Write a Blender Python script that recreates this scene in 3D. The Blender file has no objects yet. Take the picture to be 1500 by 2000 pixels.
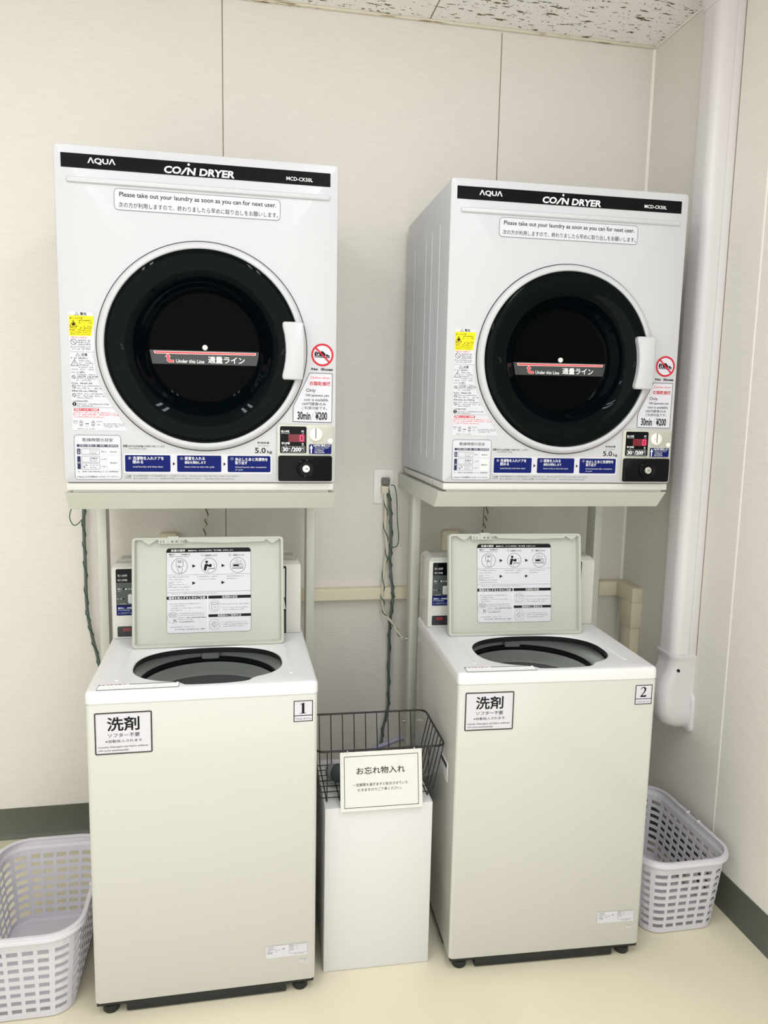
import bpy, bmesh, math, random
from mathutils import Vector, Matrix
PI = math.pi
C = bpy.context.scene.collection
sc = bpy.context.scene

# ------------------------------------------------------------ camera, world, lights, exposure
CAMP = Vector((0.3547, -2.6175, 1.4684))
YAW, PITCH, ROLL = 0.19423, -0.13517, 0.02079
fwd = Vector((math.sin(YAW)*math.cos(PITCH), math.cos(YAW)*math.cos(PITCH), math.sin(PITCH)))
right = Vector((math.cos(YAW), -math.sin(YAW), 0.0))
up = right.cross(fwd)
r2 = math.cos(ROLL)*right + math.sin(ROLL)*up
u2 = -math.sin(ROLL)*right + math.cos(ROLL)*up
cam_d = bpy.data.cameras.new('camera')
cam = bpy.data.objects.new('camera', cam_d); C.objects.link(cam)
M = Matrix((r2, u2, -fwd)).transposed().to_4x4(); M.translation = CAMP
cam.matrix_world = M
cam_d.sensor_fit = 'HORIZONTAL'; cam_d.sensor_width = 36.0; cam_d.lens = 36.0*1500.906/1500.0
cam_d.clip_start = 0.05
sc.camera = cam

w = bpy.data.worlds.new('world'); sc.world = w; w.use_nodes = True
w.node_tree.nodes['Background'].inputs[0].default_value = (1, 0.985, 0.93, 1)
w.node_tree.nodes['Background'].inputs[1].default_value = 2.25

def area(name, loc, sx, sy, power, col=(0.975, 1.0, 1.06)):
    d = bpy.data.lights.new(name, 'AREA'); d.shape = 'RECTANGLE'; d.size = sx; d.size_y = sy
    d.energy = power; d.color = col
    o = bpy.data.objects.new(name, d); C.objects.link(o); o.location = loc
    return o
# two twin-tube ceiling fluorescents above and behind the camera; front wall left out so the bright world adds fill
for fx in (-0.42, 0.86):
    for dx in (-.07, .07):
        area('ceiling_tube_light', (fx+dx, -1.85, 2.66), 0.05, 1.25, 6.4)

sc.view_settings.view_transform = 'Standard'
sc.view_settings.look = 'None'
sc.view_settings.exposure = 0.0
sc.view_settings.gamma = 1.0
sc.view_settings.use_curve_mapping = False

# ------------------------------------------------------------ materials
def lin(c):
    return tuple(((v/255.0)/12.92 if v/255.0 <= 0.04045 else (((v/255.0)+0.055)/1.055)**2.4) for v in c)
def mat(name, rgb, rough=0.5, metal=0.0, spec=0.5, emit=0.0, coat=0.0, var=0.0, vscale=8.0, stretch=(1, 1, 1), bump=0.0, bscale=200.0, bstretch=(1, 1, 1)):
    m = bpy.data.materials.new(name); m.use_nodes = True
    nt = m.node_tree; b = nt.nodes['Principled BSDF']
    c = lin(rgb)+(1.0,)
    b.inputs['Base Color'].default_value = c
    b.inputs['Roughness'].default_value = rough; b.inputs['Metallic'].default_value = metal
    b.inputs['Specular IOR Level'].default_value = spec
    if coat: b.inputs['Coat Weight'].default_value = coat; b.inputs['Coat Roughness'].default_value = 0.06
    if emit:
        b.inputs['Emission Color'].default_value = c; b.inputs['Emission Strength'].default_value = emit
    def noise(scale, st, detail=3.0):
        tc = nt.nodes.new('ShaderNodeTexCoord'); mp = nt.nodes.new('ShaderNodeMapping')
        mp.inputs['Scale'].default_value = st
        n = nt.nodes.new('ShaderNodeTexNoise'); n.inputs['Scale'].default_value = scale; n.inputs['Detail'].default_value = detail
        nt.links.new(tc.outputs['Object'], mp.inputs[0]); nt.links.new(mp.outputs[0], n.inputs['Vector'])
        return n
    if var:
        n = noise(vscale, stretch); r = nt.nodes.new('ShaderNodeValToRGB')
        r.color_ramp.elements[0].position = 0.3; r.color_ramp.elements[1].position = 0.7
        r.color_ramp.elements[0].color = tuple(v*(1-var) for v in c[:3])+(1,)
        r.color_ramp.elements[1].color = tuple(min(1, v*(1+var*0.6)) for v in c[:3])+(1,)
        nt.links.new(n.outputs['Fac'], r.inputs[0]); nt.links.new(r.outputs[0], b.inputs['Base Color'])
    if bump:
        n = noise(bscale, bstretch, 2.0); bp = nt.nodes.new('ShaderNodeBump')
        bp.inputs['Strength'].default_value = bump; bp.inputs['Distance'].default_value = 0.002
        nt.links.new(n.outputs['Fac'], bp.inputs['Height']); nt.links.new(bp.outputs[0], b.inputs['Normal'])
    return m
WALL = mat('wallpaper', (226, 223, 217), 0.75, spec=0.3, var=0.035, vscale=1.0, stretch=(14, 14, 260), bump=0.35, bscale=1.0, bstretch=(30, 30, 420))
SEAMD = mat('panel_joint_and_shadow', (120, 108, 85), 0.8)  # real panel joints, and the painted contact shadow by the pipe cover
SEAML = mat('joint_caulk', (247, 245, 238), 0.6)
FLOOR = mat('vinyl_floor', (219, 213, 191), 0.32, spec=0.4, var=0.05, vscale=3.0, bump=0.03, bscale=40)
BASEB = mat('vinyl_baseboard', (88, 91, 82), 0.45, var=0.12, vscale=6)
DWHITE = mat('dryer_enamel', (190, 191, 196), 0.35, spec=0.45)
DSIDE = mat('dryer_plinth_paint', (204, 204, 200), 0.4)
WWHITE = mat('washer_enamel', (197, 197, 192), 0.15, spec=0.5)
WTOP = mat('washer_top_plastic', (218, 218, 221), 0.35)
LIDM = mat('lid_plastic', (179, 182, 173), 0.45)
STAND = mat('stand_paint', (204, 206, 197), 0.38)
SHADE = mat('painted_shadow_gap', (40, 40, 38), 0.8)
BLK = mat('black_gloss_panel', (6, 9, 12), 0.12, spec=0.12)
BLKR = mat('black_door_plastic', (3, 8, 11), 0.02, spec=0.065)
GLASS = mat('dark_door_glass', (2, 3, 4), 0.02, spec=0.03)
INK = mat('black_ink', (14, 14, 15), 0.6, spec=0.2)
GREY = mat('grey_ink', (120, 122, 124), 0.6, spec=0.2)
LGREY = mat('pale_grey_print', (214, 217, 219), 0.6, spec=0.2)
WINK = mat('white_ink', (238, 240, 242), 0.6, spec=0.2)
STK = mat('white_sticker', (203, 203, 212), 0.5, spec=0.3)
BLUE = mat('blue_print', (13, 27, 96), 0.6, spec=0.12)
NAVY = mat('navy_print', (18, 32, 76), 0.5, spec=0.3)
YEL = mat('yellow_print', (248, 226, 20), 0.5, spec=0.3)
RED = mat('red_print', (190, 22, 45), 0.5, spec=0.3)
REDL = mat('pale_red_print', (226, 96, 100), 0.5, spec=0.3)
PINK = mat('fill_line_red', (214, 60, 72), 0.4)
PINKW = mat('fill_line_outline', (246, 200, 200), 0.4)
BAR = mat('fill_label_grey', (44, 50, 50), 0.4)
COIN = mat('coin_plate_grey', (186, 187, 178), 0.4, metal=0.2)
KNOB = mat('coin_knob_cream', (226, 226, 220), 0.3)
STEEL = mat('lock_steel', (205, 205, 200), 0.25, metal=0.9)
LED = mat('red_led', (255, 40, 80), 0.4, emit=3.0)
LEDD = mat('dim_led_window', (96, 8, 26), 0.4, emit=0.35)
LEDW = mat('weak_red_led', (170, 50, 50), 0.4, emit=0.5)
DARKP = mat('dark_plastic', (22, 25, 26), 0.5)
CONG = mat('control_panel_grey', (58, 66, 64), 0.45)
DISPW = mat('display_window', (34, 40, 42), 0.25)
BUT = mat('button_grey', (190, 192, 196), 0.45)
RING = mat('tub_ring_plastic', (178, 184, 182), 0.35)
RINGD = mat('tub_dark_plastic', (30, 33, 34), 0.35)
DRUM = mat('drum_steel', (150, 155, 155), 0.4, metal=0.3)
BASKET = mat('basket_plastic', (203, 201, 210), 0.4, spec=0.4)
WIRE = mat('black_wire', (14, 14, 15), 0.4)
BOX = mat('white_box_board', (208, 208, 210), 0.45)
PAPER = mat('paper', (210, 210, 206), 0.35, spec=0.4)
DUCT = mat('duct_plastic', (226, 219, 195), 0.45)
PIPE = mat('pipe_cover_plastic', (212, 209, 212), 0.35)
CORDG = mat('grey_cord', (92, 100, 96), 0.5)
CORDW = mat('white_cord', (212, 206, 188), 0.5)
GREEN = mat('green_wire', (18, 84, 62), 0.4)
PLUGG = mat('grey_plug', (112, 110, 105), 0.5)
PLATE = mat('outlet_plate', (236, 235, 232), 0.35)
CLOTH = mat('dark_cloth', (62, 70, 74), 0.8, var=0.15, vscale=30)
CLOTHL = mat('grey_cap', (112, 116, 118), 0.6)
HOSE = mat('lavender_hose', (168, 166, 196), 0.4)

def ceil_mat():
    m = bpy.data.materials.new('acoustic_tile'); m.use_nodes = True
    nt = m.node_tree; b = nt.nodes['Principled BSDF']; b.inputs['Roughness'].default_value = 0.9
    tc = nt.nodes.new('ShaderNodeTexCoord'); mp = nt.nodes.new('ShaderNodeMapping'); mp.inputs['Scale'].default_value = (22, 74, 1)
    n = nt.nodes.new('ShaderNodeTexNoise'); n.inputs['Scale'].default_value = 1.0; n.inputs['Detail'].default_value = 3.5; n.inputs['Roughness'].default_value = 0.62
    mp2 = nt.nodes.new('ShaderNodeMapping'); mp2.inputs['Scale'].default_value = (110, 95, 1)
    n2 = nt.nodes.new('ShaderNodeTexNoise'); n2.inputs['Scale'].default_value = 1.0; n2.inputs['Detail'].default_value = 1.0
    r = nt.nodes.new('ShaderNodeValToRGB'); r.color_ramp.elements[0].position = 0.61; r.color_ramp.elements[1].position = 0.63
    r2_ = nt.nodes.new('ShaderNodeValToRGB'); r2_.color_ramp.elements[0].position = 0.70; r2_.color_ramp.elements[1].position = 0.735
    mx = nt.nodes.new('ShaderNodeMath'); mx.operation = 'MAXIMUM'
    mc = nt.nodes.new('ShaderNodeMix'); mc.data_type = 'RGBA'
    mc.inputs[6].default_value = lin((244, 243, 238))+(1,); mc.inputs[7].default_value = lin((104, 88, 58))+(1,)
    bp = nt.nodes.new('ShaderNodeBump'); bp.invert = True; bp.inputs['Strength'].default_value = 0.6; bp.inputs['Distance'].default_value = 0.003
    L = nt.links.new
    L(tc.outputs['Object'], mp.inputs[0]); L(mp.outputs[0], n.inputs['Vector']); L(n.outputs['Fac'], r.inputs[0])
    L(tc.outputs['Object'], mp2.inputs[0]); L(mp2.outputs[0], n2.inputs['Vector']); L(n2.outputs['Fac'], r2_.inputs[0])
    L(r.outputs[0], mx.inputs[0]); L(r2_.outputs[0], mx.inputs[1]); L(mx.outputs[0], mc.inputs[0])
    L(mc.outputs[2], b.inputs['Base Color']); L(mx.outputs[0], bp.inputs['Height']); L(bp.outputs[0], b.inputs['Normal'])
    return m
CEIL = ceil_mat()

def stain_mat():
    m = bpy.data.materials.new('stained_ceiling_edge'); m.use_nodes = True
    nt = m.node_tree; b = nt.nodes['Principled BSDF']; b.inputs['Roughness'].default_value = 0.7
    tc = nt.nodes.new('ShaderNodeTexCoord'); mp = nt.nodes.new('ShaderNodeMapping'); mp.inputs['Scale'].default_value = (9, 40, 130)
    n = nt.nodes.new('ShaderNodeTexNoise'); n.inputs['Scale'].default_value = 1.0; n.inputs['Detail'].default_value = 4
    r = nt.nodes.new('ShaderNodeValToRGB'); r.color_ramp.elements[0].position = 0.58; r.color_ramp.elements[1].position = 0.66
    r.color_ramp.elements[0].color = lin((222, 215, 198))+(1,); r.color_ramp.elements[1].color = lin((128, 104, 66))+(1,)
    nt.links.new(tc.outputs['Object'], mp.inputs[0]); nt.links.new(mp.outputs[0], n.inputs['Vector'])
    nt.links.new(n.outputs['Fac'], r.inputs[0]); nt.links.new(r.outputs[0], b.inputs['Base Color'])
    return m
STAIN = stain_mat()

# ------------------------------------------------------------ text outlines
_tc = {}
def glyphs(body, bold=0.0, shear=0.0):
    k = (body, bold, shear)
    if k not in _tc:
        d = bpy.data.curves.new('tmp', 'FONT'); d.body = body; d.resolution_u = 3; d.offset = bold; d.shear = shear; d.fill_mode = 'FRONT'
        o = bpy.data.objects.new('tmp', d); C.objects.link(o)
        bpy.context.view_layer.update()
        dg = bpy.context.evaluated_depsgraph_get()
        me = o.evaluated_get(dg).to_mesh()
        vs = [(v.co.x, v.co.y) for v in me.vertices]; fs = [tuple(p.vertices) for p in me.polygons]
        o.evaluated_get(dg).to_mesh_clear()
        bpy.data.objects.remove(o); bpy.data.curves.remove(d)
        xs = [v[0] for v in vs]; ys = [v[1] for v in vs]
        x0, x1, y0, y1 = min(xs), max(xs), min(ys), max(ys)
        _tc[k] = ([((x-x0)/(x1-x0), (y-y0)/(y1-y0)) for x, y in vs], fs)
    return _tc[k]

# ------------------------------------------------------------ mesh builder
def rrect(x0, x1, y0, y1, r, seg=5, sub=1):
    """counter-clockwise rounded rectangle"""
    pts = []
    r = max(r, 1e-5)
    cs = [(x1-r, y0+r, -PI/2), (x1-r, y1-r, 0), (x0+r, y1-r, PI/2), (x0+r, y0+r, PI)]
    for i, (cx, cy, a) in enumerate(cs):
        arc = [(cx+r*math.cos(a+PI/2*k/seg), cy+r*math.sin(a+PI/2*k/seg)) for k in range(seg+1)]
        pts += arc
        nx, ny, na = cs[(i+1) % 4]
        b = (nx+r*math.cos(na), ny+r*math.sin(na)); a_ = arc[-1]
        for k in range(1, sub):
            t = k/sub; pts.append((a_[0]+(b[0]-a_[0])*t, a_[1]+(b[1]-a_[1])*t))
    return pts
def circ(cx, cy, r, n=32):
    return [(cx+r*math.cos(2*PI*k/n), cy+r*math.sin(2*PI*k/n)) for k in range(n)]

class MB:
    def __init__(s): s.v = []; s.f = []; s.m = []; s.mats = []
    def mi(s, m):
        if m not in s.mats: s.mats.append(m)
        return s.mats.index(m)
    def add(s, vs, fs, m):
        o = len(s.v); s.v += [tuple(v) for v in vs]; k = s.mi(m)
        for f in fs: s.f.append(tuple(i+o for i in f)); s.m.append(k)
        return s
    def bm(s, bm_, m):
        bm_.verts.index_update()
        s.add([v.co[:] for v in bm_.verts], [[v.index for v in f.verts] for f in bm_.faces], m); bm_.free(); return s
    def box(s, x0, x1, y0, y1, z0, z1, m, r=0.0, seg=2):
        b = bmesh.new(); bmesh.ops.create_cube(b, size=1.0)
        for v in b.verts:
            v.co = Vector((x0+(v.co.x+.5)*(x1-x0), y0+(v.co.y+.5)*(y1-y0), z0+(v.co.z+.5)*(z1-z0)))
        if r: bmesh.ops.bevel(b, geom=b.edges[:], offset=r, segments=seg, affect='EDGES', profile=0.5)
        return s.bm(b, m)
    def loops(s, L, m, cap0=False, cap1=False):
        n = len(L[0]); vs = [p for l in L for p in l]; fs = []
        for a in range(len(L)-1):
            for i in range(n):
                j = (i+1) % n; fs.append((a*n+i, a*n+j, (a+1)*n+j, (a+1)*n+i))
        if cap0: fs.append(tuple(range(n))[::-1])
        if cap1: fs.append(tuple((len(L)-1)*n+i for i in range(n)))
        return s.add(vs, fs, m)
    def prism(s, pts, ax, a, b, m):
        """extrude 2-D polygon along axis ax (0,1,2)"""
        def P(p, t):
            q = list(p); q.insert(ax, t); return tuple(q)
        return s.loops([[P(p, a) for p in pts], [P(p, b) for p in pts]], m, True, True)
    def cyl(s, c, ax, r, h0, h1, m, n=24, r1=None):
        r1 = r if r1 is None else r1
        p = circ(0, 0, 1, n); o = [k for k in range(3) if k != ax]
        def P(q, rr, t):
            v = [0, 0, 0]; v[o[0]] = c[0]+q[0]*rr; v[o[1]] = c[1]+q[1]*rr; v[ax] = t; return tuple(v)
        return s.loops([[P(q, r, h0) for q in p], [P(q, r1, h1) for q in p]], m, True, True)
    def lathe_y(s, cx, cz, prof, m, n=96, cap0=False, cap1=False):
        return s.loops([[(cx+r*math.cos(2*PI*k/n), -o, cz+r*math.sin(2*PI*k/n)) for k in range(n)] for r, o in prof], m, cap0, cap1)
    def lathe_z(s, cx, cy, prof, m, n=72, cap0=False, cap1=False):
        return s.loops([[(cx+r*math.cos(2*PI*k/n), cy+r*math.sin(2*PI*k/n), z) for k in range(n)] for r, z in prof], m, cap0, cap1)
    def tube(s, pts, r, m, n=8, closed=False, taper=None):
        P = [Vector(p) for p in pts]; N = len(P); L = []
        ref = None
        for i in range(N):
            if closed: t = P[(i+1) % N]-P[i-1]
            else: t = P[min(i+1, N-1)]-P[max(i-1, 0)]
            t.normalize()
            if ref is None:
                ref = Vector((0, 0, 1)) if abs(t.z) < 0.9 else Vector((1, 0, 0))
            a = ref-t*ref.dot(t)
            if a.length < 1e-4: a = t.orthogonal()
            a.normalize(); ref = a; b = t.cross(a)
            rr = r if taper is None else r*taper[i]
            L.append([tuple(P[i]+rr*(math.cos(2*PI*k/n)*a+math.sin(2*PI*k/n)*b)) for k in range(n)])
        if closed: L.append(L[0]); return s.loops(L, m)
        return s.loops(L, m, True, True)
    # flat printing in the x-z plane at depth y (facing -y)
    def fpoly(s, pts, y, m): return s.add([(p[0], y, p[1]) for p in pts], [tuple(range(len(pts)))], m)
    def frect(s, x0, x1, z0, z1, y, m, r=0.0):
        return s.fpoly(rrect(x0, x1, z0, z1, r, 4) if r else [(x0, z0), (x1, z0), (x1, z1), (x0, z1)], y, m)
    def fline(s, pts, wd, y, m, closed=True):
        P = [Vector(p) for p in pts]; n = len(P); A = []; B = []
        for i in range(n):
            p = P[i]
            d0 = (p-P[i-1]) if (closed or i > 0) else (P[i+1]-p)
            d1 = (P[(i+1) % n]-p) if (closed or i < n-1) else d0
            d0 = d0.normalized() if d0.length else d1.normalized(); d1 = d1.normalized() if d1.length else d0
            n0 = Vector((-d0.y, d0.x)); n1 = Vector((-d1.y, d1.x)); q = n0+n1
            q = q.normalized()/max(0.4, q.normalized().dot(n0)) if q.length > 1e-6 else n0
            A.append(p+q*wd/2); B.append(p-q*wd/2)
        vs = [(a.x, y, a.y) for a in A]+[(b.x, y, b.y) for b in B]
        fs = [(i, (i+1) % n, n+(i+1) % n, n+i) for i in range(n if closed else n-1)]
        return s.add(vs, fs, m)
    def fring(s, x0, x1, z0, z1, r, wd, y, m): return s.fline(rrect(x0, x1, z0, z1, r, 4), wd, y, m)
    def fcirc(s, cx, cz, r, y, m, n=32): return s.fpoly(circ(cx, cz, r, n), y, m)
    def fcring(s, cx, cz, r, wd, y, m, n=40): return s.fline(circ(cx, cz, r, n), wd, y, m)
    def text(s, body, x0, x1, z0, z1, y, m, bold=0.0, shear=0.0):
        vs, fs = glyphs(body, bold, shear)
        return s.add([(x0+a*(x1-x0), y, z0+b*(z1-z0)) for a, b in vs], fs, m)
    def micro(s, x0, x1, z0, z1, y, m, seed=0):
        """a line of print too small to read: character-sized flecks"""
        R = random.Random(seed*7919+int(x0*1e5)+int(z0*1e5)); h = z1-z0; x = x0
        while x < x1-h*0.4:
            wd = h*R.uniform(0.5, 0.95)
            if R.random() > 0.09:
                zz = z0+h*R.uniform(0, 0.25)
                if R.random() < 0.55: s.frect(x, min(x+wd, x1), zz+h*0.5, zz+h*0.72, y, m)
                s.frect(x, min(x+wd*0.85, x1), zz+h*0.05, zz+h*0.27, y, m)
                if R.random() < 0.6: s.frect(x+wd*0.3, x+wd*0.52, zz, zz+h*0.8, y, m)
            x += wd+h*0.14
        return s
    def build(s, name, parent=None, off=(0, 0, 0), smooth=True, ang=38, recalc=True):
        me = bpy.data.meshes.new(name)
        me.from_pydata([(a+off[0], b+off[1], c+off[2]) for a, b, c in s.v], [], s.f)
        for m in s.mats: me.materials.append(m)
        me.polygons.foreach_set('material_index', s.m)
        if recalc:
            b = bmesh.new(); b.from_mesh(me); bmesh.ops.recalc_face_normals(b, faces=b.faces[:]); b.to_mesh(me); b.free()
        if smooth:
            me.polygons.foreach_set('use_smooth', [True]*len(me.polygons))
            me.set_sharp_from_angle(angle=math.radians(ang))
        me.update()
        o = bpy.data.objects.new(name, me); C.objects.link(o)
        if parent: o.parent = parent
        return o
def tag(o, label, cat, group=None):
    o['label'] = label; o['category'] = cat
    if group: o['group'] = group
    return o
def thing(name, label, cat, loc=(0, 0, 0), rz=0.0, group=None):
    o = bpy.data.objects.new(name, None); C.objects.link(o); o.empty_display_size = 0.1
    o.location = loc; o.rotation_euler = (0, 0, rz)
    return tag(o, label, cat, group)
def struct(o):
    o['kind'] = 'structure'; return o
def copy_tree(o, parent=None, loc=None, rz=None):
    c = o.copy(); C.objects.link(c)
    if parent: c.parent = parent
    if loc is not None: c.location = loc
    if rz is not None: c.rotation_euler = (0, 0, rz)
    for ch in list(o.children): copy_tree(ch, c)
    return c
def smooth_path(pts, k=6):
    P = [Vector(p) for p in pts]; out = []
    for i in range(len(P)-1):
        p0, p1, p2, p3 = P[max(i-1, 0)], P[i], P[i+1], P[min(i+2, len(P)-1)]
        for j in range(k):
            t = j/k
            out.append(0.5*((2*p1)+(-p0+p2)*t+(2*p0-5*p1+4*p2-p3)*t*t+(-p0+3*p1-3*p2+p3)*t**3))
    out.append(P[-1]); return out

# ------------------------------------------------------------ room
XR, H = 1.7896, 2.7177
XL, YF = -2.0, -3.3
b = MB().box(XL-.1, XR+.1, YF, .1, -.1, 0, FLOOR); struct(b.build('floor', smooth=False))
b = MB().box(XL-.1, XR+.1, YF, .1, H, H+.1, CEIL)
struct(b.build('ceiling', smooth=False))
struct(MB().box(XL-.1, XR+.1, 0, .1, 0, H, WALL).build('wall_back', smooth=False))
struct(MB().box(XR, XR+.1, YF, 0, 0, H, WALL).build('wall_right', smooth=False))
struct(MB().box(XL-.1, XL, YF, 0, 0, H, WALL).build('wall_left', smooth=False))
def bb(name, f):
    struct(f.build(name))
hb = .1057
bb('baseboard_back', MB().prism([(-.004, 0), (-.014, .0), (-.006, .007), (-.0035, .012), (-.003, hb), (0, hb), (0, 0)], 0, XL, XR, BASEB))
bb('baseboard_right', MB().prism([(XR-.004, 0), (XR-.014, 0), (XR-.006, .007), (XR-.0035, .012), (XR-.003, hb), (XR, hb), (XR, 0)], 1, YF, -.003, BASEB))
for x in (0.3266-.908, 0.3266, 1.2349):
    struct(MB().box(x-.0013, x+.0013, -.0006, 0, hb, H-.012, SEAMD).build('trim_1', smooth=False))
for y in (-.6526, -.6526-.908, -.6526-1.816):
    struct(MB().box(XR-.0008, XR, y-.003, y+.003, hb, H, SEAML).build('trim_2', smooth=False))
struct(MB().prism([(XR, 0), (XR-.007, 0), (XR, -.007)], 2, hb, H, SEAML).build('trim_3', smooth=False))
struct(MB().box(XL, XR, -.012, 0, H-.008, H, STAIN, .002).build('trim_4'))
struct(MB().box(XR-.007, XR, YF, -.012, H-.007, H, SEAML, .003).build('trim_5'))
for x in (0.986-.908, 0.986, ):
    struct(MB().box(x-.0016, x+.0016, YF, -.012, H-.0008, H, SEAMD).build('trim_6', smooth=False))

# ------------------------------------------------------------ dryers
DW, DD, DH, TG = .6715, .5505, .799, .0241
def make_dryer(label, loc, rz):
    t = thing('coin_dryer', label, 'tumble dryer', loc, rz, 'coin dryers on wall stands')
    O = (0, 0, TG)
    x0, x1 = -.003, .6705
    cx, cz = .3372, .3395
    # cabinet with round opening
    def rl(i, y):
        return [(p[0], y, p[1]) for p in rrect(x0+i, x1-i, .0022+i*.6, DH-i, max(.010-i, .0006), 4, 14)]
    outer = rl(.005, 0)
    hole = []; hole2 = []
    for p in outer:
        a = math.atan2(p[2]-cz, p[0]-cx); hole.append((cx+.247*math.cos(a), 0, cz+.247*math.sin(a))); hole2.append((cx+.247*math.cos(a), .06, cz+.247*math.sin(a)))
    c = MB()
    c.loops([hole2, hole, outer, rl(.0015, .0015), rl(0, .005), rl(0, DD-.004), rl(.004, DD)], DWHITE, True, True)
    for y in (.104, .197, .273, .43):
        c.box(x0-.0022, x0+.001, y-.0035, y+.0035, .06, .70, DWHITE, .0015)
        c.box(x1-.001, x1+.0022, y-.0035, y+.0035, .06, .70, DWHITE, .0015)
    # moulded ridge under the brand band
    c.loops([[(x, -o, z) for x, z in rrect(.026+i, .6475-i, .7125+i*.6, .7245-i*.6, .004, 3)] for i, o in ((-.002, -.001), (0, .0035), (.003, .0055))], DWHITE, False, True)
    c.build('cabinet', t, O)
    p = MB().box(x0+.004, x1-.004, .004, DD-.01, -TG+.006, .0006, DSIDE, .003)
    p.box(x0+.016, x1-.016, .016, DD-.012, -TG, -TG+.008, DSIDE)
    p.build('plinth', t, O)
    e = -.0008; e2 = -.0013
    # brand band
    b = MB().frect(.0141, .6492, .7455, .7778, e, BLK)
    b.text('ΛQUΛ', .0737, .1366, .7554, .7706, e2, WINK, .022)
    b.text('CO', .2478, .2874, .7488, .7656, e2, WINK, .032, .12)
    b.fpoly([(.2855, .7482), (.2905, .7482), (.3035, .7648), (.2985, .7648)], e2, WINK)
    b.fcirc(.3052, .772, .0028, e2, WINK, 16)
    b.text('N DRYER', .3008, .4134, .7482, .7650, e2, WINK, .032, .12)
    b.text('MCD-CK50L', .5396, .6049, .7540, .7627, e2, WINK, .008)
    b.build('brand_panel', t, O, recalc=False)
    # notice sticker
    b = MB().frect(.1319, .5243, .6570, .7055, e, STK, .009)
    b.fring(.1319, .5243, .6570, .7055, .009, .0011, e2, GREY)
    b.text('Please take out your laundry as soon as you can for next user.', .1436, .5145, .6842, .6983, e2, INK, .008)
    b.text('次の方が利用しますので、終わりましたら早めに取り出しをお願いします。', .1413, .5195, .6627, .6750, e2, INK)
    b.build('notice_sticker', t, O, recalc=False)
    # warning labels
    b = MB().frect(.0200, .0775, .3215, .4157, e, STK, .006)
    b.fring(.0200, .0775, .3215, .4157, .006, .0007, e2, LGREY)
    b.fpoly([(.0200, .3575), (.0712, .3588), (.0788, .4060), (.0200, .4060)], e-.0002, YEL)
    b.text('警告', .0467, .0616, .4068, .4140, e2, INK, .01)
    def tri(q, a, bb_, c0, c1, wd):
        q.fline([(a, c0), (bb_, c0), ((a+bb_)/2, c1)], wd, e2, INK)
    def ban(q, a, bb_, c0, c1):
        r = (bb_-a)/2; xx, zz = (a+bb_)/2, (c0+c1)/2
        q.fcring(xx, zz, r*.9, .0009, e2, INK, 24); q.fline([(xx-r*.62, zz+r*.62), (xx+r*.62, zz-r*.62)], .0009, e2, INK, False)
    tri(b, .0347, .0435, .4068, .4137, .0007); tri(b, .0228, .0385, .3800, .3945, .0013)
    b.fpoly([(.028, .382), (.0335, .382), (.0345, .386), (.0325, .3885), (.0307, .3915), (.0290, .3875), (.0270, .386)], e2, INK)
    n = 0
    for a, bb_, c0, c1 in ((.0228, .0554, .3977, .4025), (.0400, .0733, .3923, .3967), (.0400, .0728, .3873, .3915), (.0478, .0722, .3785, .3825), (.0220, .0713, .3744, .3787), (.0219, .0703, .3696, .3737), (.0217, .0700, .3652, .3689), (.0220, .0689, .3606, .3642)):
        n += 1; b.micro(a, bb_, c0, c1, e2, INK, n)
    b.micro(.0227, .0618, .3525, .3562, e2, REDL, 3); ban(b, .0222, .0368, .3364, .3506)
    for a, bb_, c0, c1 in ((.0386, .0689, .3460, .3500), (.0385, .0687, .3410, .3449), (.0383, .0686, .3359, .3398), (.0220, .0684, .3303, .3341), (.0218, .0669, .3252, .3290)):
        n += 1; b.micro(a, bb_, c0, c1, e2, GREY, n)
    b.build('warning_label', t, O, recalc=False)
    poly = [(.0203, .1895), (.1130, .1885), (.1150, .1925), (.0905, .2300), (.0800, .2650), (.0735, .3120), (.0715, .3195), (.0206, .3195)]
    b = MB().fpoly(poly, e, STK); b.fline(poly, .0007, e2, LGREY)
    b.text('注意', .0457, .0606, .3104, .3174, e2, INK, .01); tri(b, .0340, .0430, .3106, .3174, .0007); tri(b, .0220, .0388, .2870, .3015, .0010)
    b.fline([(.0305, .298), (.0295, .2935), (.0312, .2945), (.0303, .2895)], .0007, e2, GREY, False)
    for z, xr in ((.3085, .073), (.2757, .0755), (.2490, .0835), (.2300, .0905), (.2055, .1030)):
        b.fline([(.0206, z), (xr, z)], .0006, e2, LGREY, False)
    for a, bb_, c0, c1, m_ in ((.0225, .0613, .3035, .3072, INK), (.0400, .0719, .2973, .3009, GREY), (.0400, .0728, .2922, .2958, GREY), (.0405, .0730, .2872, .2907, GREY), (.0405, .0725, .2821, .2855, GREY), (.0231, .0743, .2767, .2803, GREY), (.0220, .0544, .2699, .2742, INK), (.0345, .0779, .2640, .2677, GREY), (.0343, .0827, .2592, .2631, INK), (.0342, .0816, .2550, .2585, GREY), (.0341, .0696, .2509, .2543, GREY), (.0221, .0694, .2429, .2469, INK), (.0336, .0880, .2371, .2408, GREY), (.0335, .0899, .2315, .2352, GREY), (.0224, .0808, .2245, .2286, INK), (.0340, .0965, .2184, .2219, GREY), (.0339, .1003, .2128, .2165, GREY), (.0337, .0694, .2083, .2114, GREY), (.0221, .0582, .2002, .2035, INK), (.0333, .1085, .1936, .1971, GREY), (.0331, .0698, .1891, .1923, GREY)):
        n += 1; b.micro(a, bb_, c0, c1, e2, m_, n)
    ban(b, .0231, .0316, .2555, .2641); ban(b, .0227, .0318, .2325, .2416); ban(b, .0226, .0316, .2116, .2206)
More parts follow.
